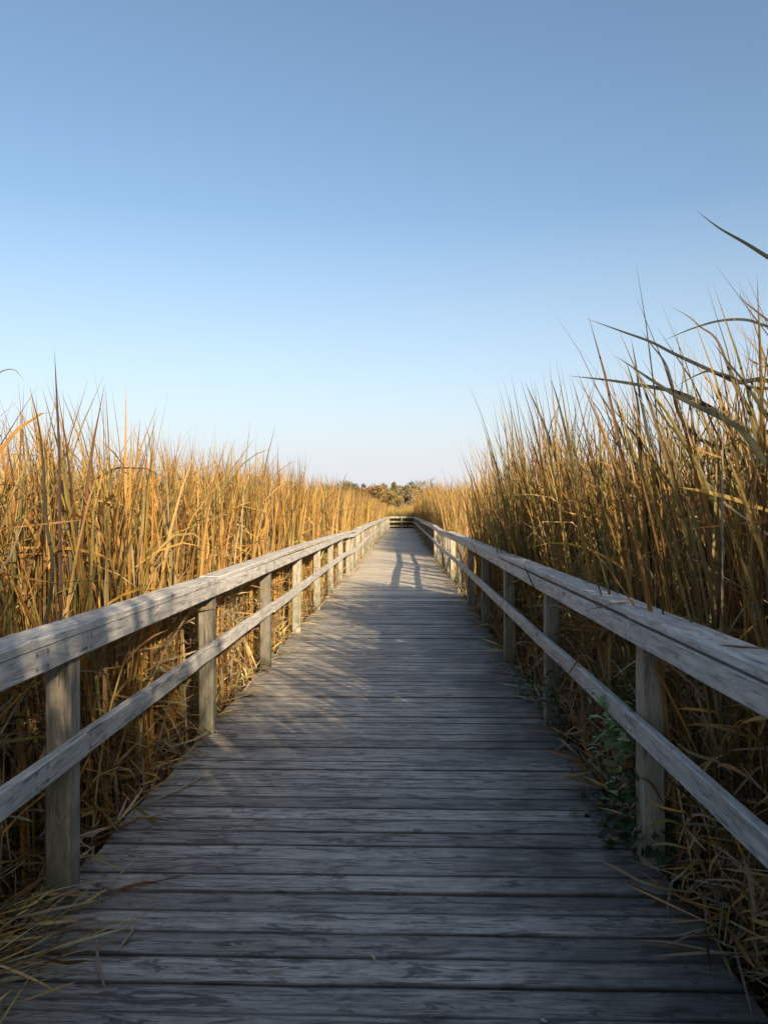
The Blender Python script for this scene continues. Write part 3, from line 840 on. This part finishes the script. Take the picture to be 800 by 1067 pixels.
leafy('climbing_weed', 'dark leafy weed at the foot of the second right post', (1.05, 5.5, 0.0), (.07, .12, .07), 110,
      [([P(560, 690, 5.6), P(566, 715, 5.5), P(575, 755, 5.3)], .006), ([P(575, 700, 5.3), P(580, 730, 5.2), P(585, 770, 5.1)], .006), ([P(548, 705, 5.8), P(555, 720, 5.8), P(566, 745, 5.6)], .005)],
      (.04, .08), 0.85, ((0.03, 0.06, 0.02), (0.05, 0.085, 0.03)))


# ------------------------------------------------------------------ far trees
def tree(name, label, x, y, h, crown_w, cols, kind, n=1500, group='trees of the far treeline'):
    root = empty(name, (x, y, GROUND), label, 'tree', group)
    r = random.Random(hash((round(x, 2), round(y, 2))) & 0xffff)
    vs, fs = [], []
    def tube(p, q, a, b, k=6):
        p, q = Vector(p), Vector(q); ax = (q - p).normalized()
        u = ax.orthogonal().normalized(); w = ax.cross(u); base = len(vs)
        for c, rad in ((p, a), (q, b)):
            for i in range(k):
                an = 2 * math.pi * i / k; vs.append(tuple(c + u * (rad * math.cos(an)) + w * (rad * math.sin(an))))
        for i in range(k): fs.append((base + i, base + (i + 1) % k, base + k + (i + 1) % k, base + k + i))
    lean = r.gauss(0, .02) * h
    top = (x + lean, y, GROUND + h * .93)
    tube((x, y, GROUND - .1), (x + lean * .5, y, GROUND + h * .5), h * .02, h * .013)
    tube((x + lean * .5, y, GROUND + h * .5), top, h * .013, h * .003)
    lobes = []
    nb = 34 if kind != 'conifer' else 0
    for i in range(nb):
        t = r.uniform(.12, .95)
        a = r.uniform(0, 6.28)
        env = crown_w * .5 * (math.sin(math.pi * min(1, max(0, (t - .12) / .95))) ** .6)
        L = env * r.uniform(.45, 1)
        b = Vector((x + lean * t, y, GROUND + h * t * .86))
        e = b + Vector((math.cos(a) * L, math.sin(a) * L, h * r.uniform(.03, .13)))
        tube(b, e, h * .006, h * .0018, 4)
        if kind == 'bare':
            for q in range(5):
                bb = b.lerp(e, r.uniform(.4, 1)); tube(bb, bb + Vector((r.gauss(0, .35), r.gauss(0, .35), r.uniform(.3, 1.1))), h * .004, h * .0015, 3)
        lobes.append((e, crown_w * r.uniform(.07, .20)))
    me = bpy.data.meshes.new('trunk'); me.from_pydata(vs, [], fs); link('trunk', me, M_BARK, root)
    if kind == 'bare':
        n = 120
    rg = np.random.default_rng(r.randrange(99999))
    if kind == 'conifer':
        t = rg.uniform(0.1, 1, n) ** 0.8; rad = crown_w * .5 * (1 - t) ** .8 * (0.55 + .45 * np.abs(np.sin(t * 26))) * rg.uniform(.35, 1, n)
        a = rg.uniform(0, 6.28, n); c = np.stack([x + lean * t + np.cos(a) * rad, y + np.sin(a) * rad, GROUND + h * t], -1)
    else:
        k = rg.integers(0, len(lobes), n); ce = np.array([tuple(q[0]) for q in lobes])[k]; ra = np.array([q[1] for q in lobes])[k]
        d = rg.normal(0, 1, (n, 3)); d /= np.linalg.norm(d, axis=1)[:, None]
        c = ce + d * (ra * rg.uniform(.2, 1.05, n))[:, None] * [1, 1, .8]
    sz = rg.uniform(.10, .24, n)
    u = rg.normal(0, 1, (n, 3)); u /= np.linalg.norm(u, axis=1)[:, None]
    w = np.cross(u, rg.normal(0, 1, (n, 3))); w /= np.linalg.norm(w, axis=1)[:, None]
    v = np.stack([c - u * sz[:, None], c - w * sz[:, None] * .5, c + u * sz[:, None], c + w * sz[:, None] * .5], 1).reshape(-1, 3)
    f = np.arange(4 * n).reshape(n, 4)
    cc = np.array(cols)[rg.integers(0, len(cols), n)] * rg.uniform(.7, 1.3, (n, 1))
    root_loc = np.array([0, 0, 0])
    link('crown', quad_mesh('crown', [(v, f, np.repeat(cc, 4, 0))], smooth=False), M_TREE, root)
    return root


EV = [(0.11, 0.105, 0.045), (0.15, 0.135, 0.05), (0.10, 0.095, 0.045)]
OG = [(0.20, 0.19, 0.06), (0.25, 0.22, 0.07), (0.17, 0.155, 0.05)]
RU = [(0.34, 0.19, 0.08), (0.26, 0.15, 0.07), (0.38, 0.23, 0.10)]
YE = [(0.44, 0.32, 0.11), (0.38, 0.27, 0.10), (0.30, 0.24, 0.09)]
GB = [(0.28, 0.22, 0.15), (0.22, 0.18, 0.12), (0.33, 0.26, 0.18)]
# (pixel x of trunk, pixel y of top, distance, crown width m, colours, kind, name, label)
TREES = [
    (347, 502, 175, 5.5, EV, 'round', 'round dark green tree peeking over the left reeds, first from the left'),
    (358, 501, 182, 5.5, OG, 'round', 'olive tree over the left reeds beside the round dark one'),
    (369, 500, 176, 5.0, EV, 'round', 'bushy dark green tree over the left reeds, tallest of that clump'),
    (379, 505, 170, 4.5, RU, 'round', 'low rusty tree where the left reeds dip towards the treeline'),
    (387, 506, 178, 4.5, GB, 'round', 'low grey brown tree at the left start of the treeline'),
    (392, 503, 166, 4.0, RU, 'round', 'dark rusty tree left of the boardwalk end'),
    (398, 503, 185, 4.2, EV, 'conifer', 'narrow dark conifer behind the rusty tree left of the walk'),
    (403, 500, 172, 4.5, OG, 'round', 'tall olive green tree above the left end of the end railing'),
    (407, 508, 158, 4.2, YE, 'round', 'small yellow orange tree in front of the tall olive trees'),
    (410, 502, 188, 4.0, EV, 'conifer', 'pointed evergreen, highest tip of the treeline'),
    (415, 502, 176, 4.2, OG, 'round', 'olive green tree above the centre post of the end railing'),
    (420, 505, 160, 3.6, GB, 'round', 'pale grey trunked tree in front of the olive trees'),
    (424, 501, 182, 4.2, EV, 'round', 'dark green tree above the right half of the end railing'),
    (430, 501, 174, 4.2, OG, 'round', 'broad olive tree above the right end of the end railing'),
    (437, 504, 168, 4.0, YE, 'round', 'yellow brown tree where the treeline meets the right reeds'),
    (443, 508, 178, 4.2, RU, 'round', 'low rusty tree under the bare treetops'),
    (434, 497, 196, 3.6, GB, 'bare', 'thin leafless tree, left one of the three bare treetops'),
    (446, 494, 190, 3.6, GB, 'bare', 'thin leafless tree, highest of the three bare treetops'),
    (454, 500, 186, 3.6, GB, 'bare', 'thin leafless tree, right one of the three bare treetops'),
    (412, 507, 200, 5.5, OG, 'round', 'broad olive tree half hidden behind the yellow orange tree'),
    (395, 508, 205, 5.5, OG, 'round', 'olive tree half hidden behind the dark rusty tree'),
    (427, 506, 205, 5.5, GB, 'round', 'grey brown tree half hidden behind the dark green and broad olive trees'),
    (364, 506, 200, 6.0, OG, 'round', 'low broad olive tree behind the clump over the left reeds'),
    (383, 509, 200, 5.5, EV, 'round', 'low dark green tree behind the rusty and grey brown trees'),
    (450, 512, 170, 4.2, GB, 'round', 'low grey brown tree at the edge of the right reeds'),
]
for (px, py, D, cw, cols, kind, label) in TREES:
    X, Y, Z = P(px, py, D)
    nm = {'round': 'broadleaf_tree', 'conifer': 'conifer', 'bare': 'bare_tree'}[kind]
    tree(nm, label, X, Y, Z - GROUND, cw * 1.5, cols, kind, 4200)


# ------------------------------------------------------------------ ground, sky, sun, camera
me = bpy.data.meshes.new('marsh_ground')
g = 4000.0
me.from_pydata([(-g, -g, GROUND), (g, -g, GROUND), (g, g, GROUND), (-g, g, GROUND)], [], [(0, 1, 2, 3)])
tag(link('marsh_ground', me, M_MUD), kind='structure')

w = bpy.data.worlds.new('World'); SC.world = w; w.use_nodes = True
nt = w.node_tree
bg = nt.nodes['Background']
sky = nt.nodes.new('ShaderNodeTexSky')
sky.sky_type = 'NISHITA'; sky.sun_disc = False
sky.sun_elevation = SUN_EL
sky.sun_rotation = math.pi - SUN_AZ
sky.air_density = 1.0; sky.dust_density = 2.0; sky.ozone_density = 2.1
# pale band of evening haze low over the horizon, all the way round
kw = N(nt)
sep = kw.n('ShaderNodeSeparateXYZ'); kw.l(kw.n('ShaderNodeTexCoord').outputs['Generated'], sep.inputs[0])
band = kw.ramp(sep.outputs['Z'], [(0.0, 0.95), (0.05, 0.88), (0.10, 0.62), (0.18, 0.30), (0.36, 0.0)])
kw.l(kw.mix(kw.mix(sky.outputs[0], (1.01, 1.02, 0.96), 1.0, 'MULTIPLY'), (4.1, 4.12, 4.45), band), bg.inputs[0])
bg.inputs[1].default_value = 0.084

S = Vector((math.sin(SUN_AZ) * math.cos(SUN_EL), -math.cos(SUN_AZ) * math.cos(SUN_EL), math.sin(SUN_EL)))
sd = bpy.data.lights.new('sun', 'SUN'); sd.energy = 5.0; sd.angle = math.radians(0.5); sd.color = (1.0, 0.80, 0.54)
so = bpy.data.objects.new('sun', sd); COL.objects.link(so)
so.rotation_euler = (-S).to_track_quat('-Z', 'Y').to_euler()

cam = bpy.data.cameras.new('camera')
cam.sensor_fit = 'VERTICAL'; cam.sensor_height = 36.0; cam.lens = 36.0 * 800 / 1067
cam.clip_start = 0.05; cam.clip_end = 9000
co = bpy.data.objects.new('camera', cam); COL.objects.link(co)
co.location = (0, 0, H)
co.rotation_euler = (math.radians(90.0), 0, math.atan(20 / 800))
SC.camera = co

SC.view_settings.view_transform = 'Standard'
SC.view_settings.look = 'None'
SC.view_settings.exposure = 1.25
SC.view_settings.gamma = 1.0
SC.render.engine = 'CYCLES'
SC.cycles.max_bounces = 6
SC.cycles.use_denoising = True
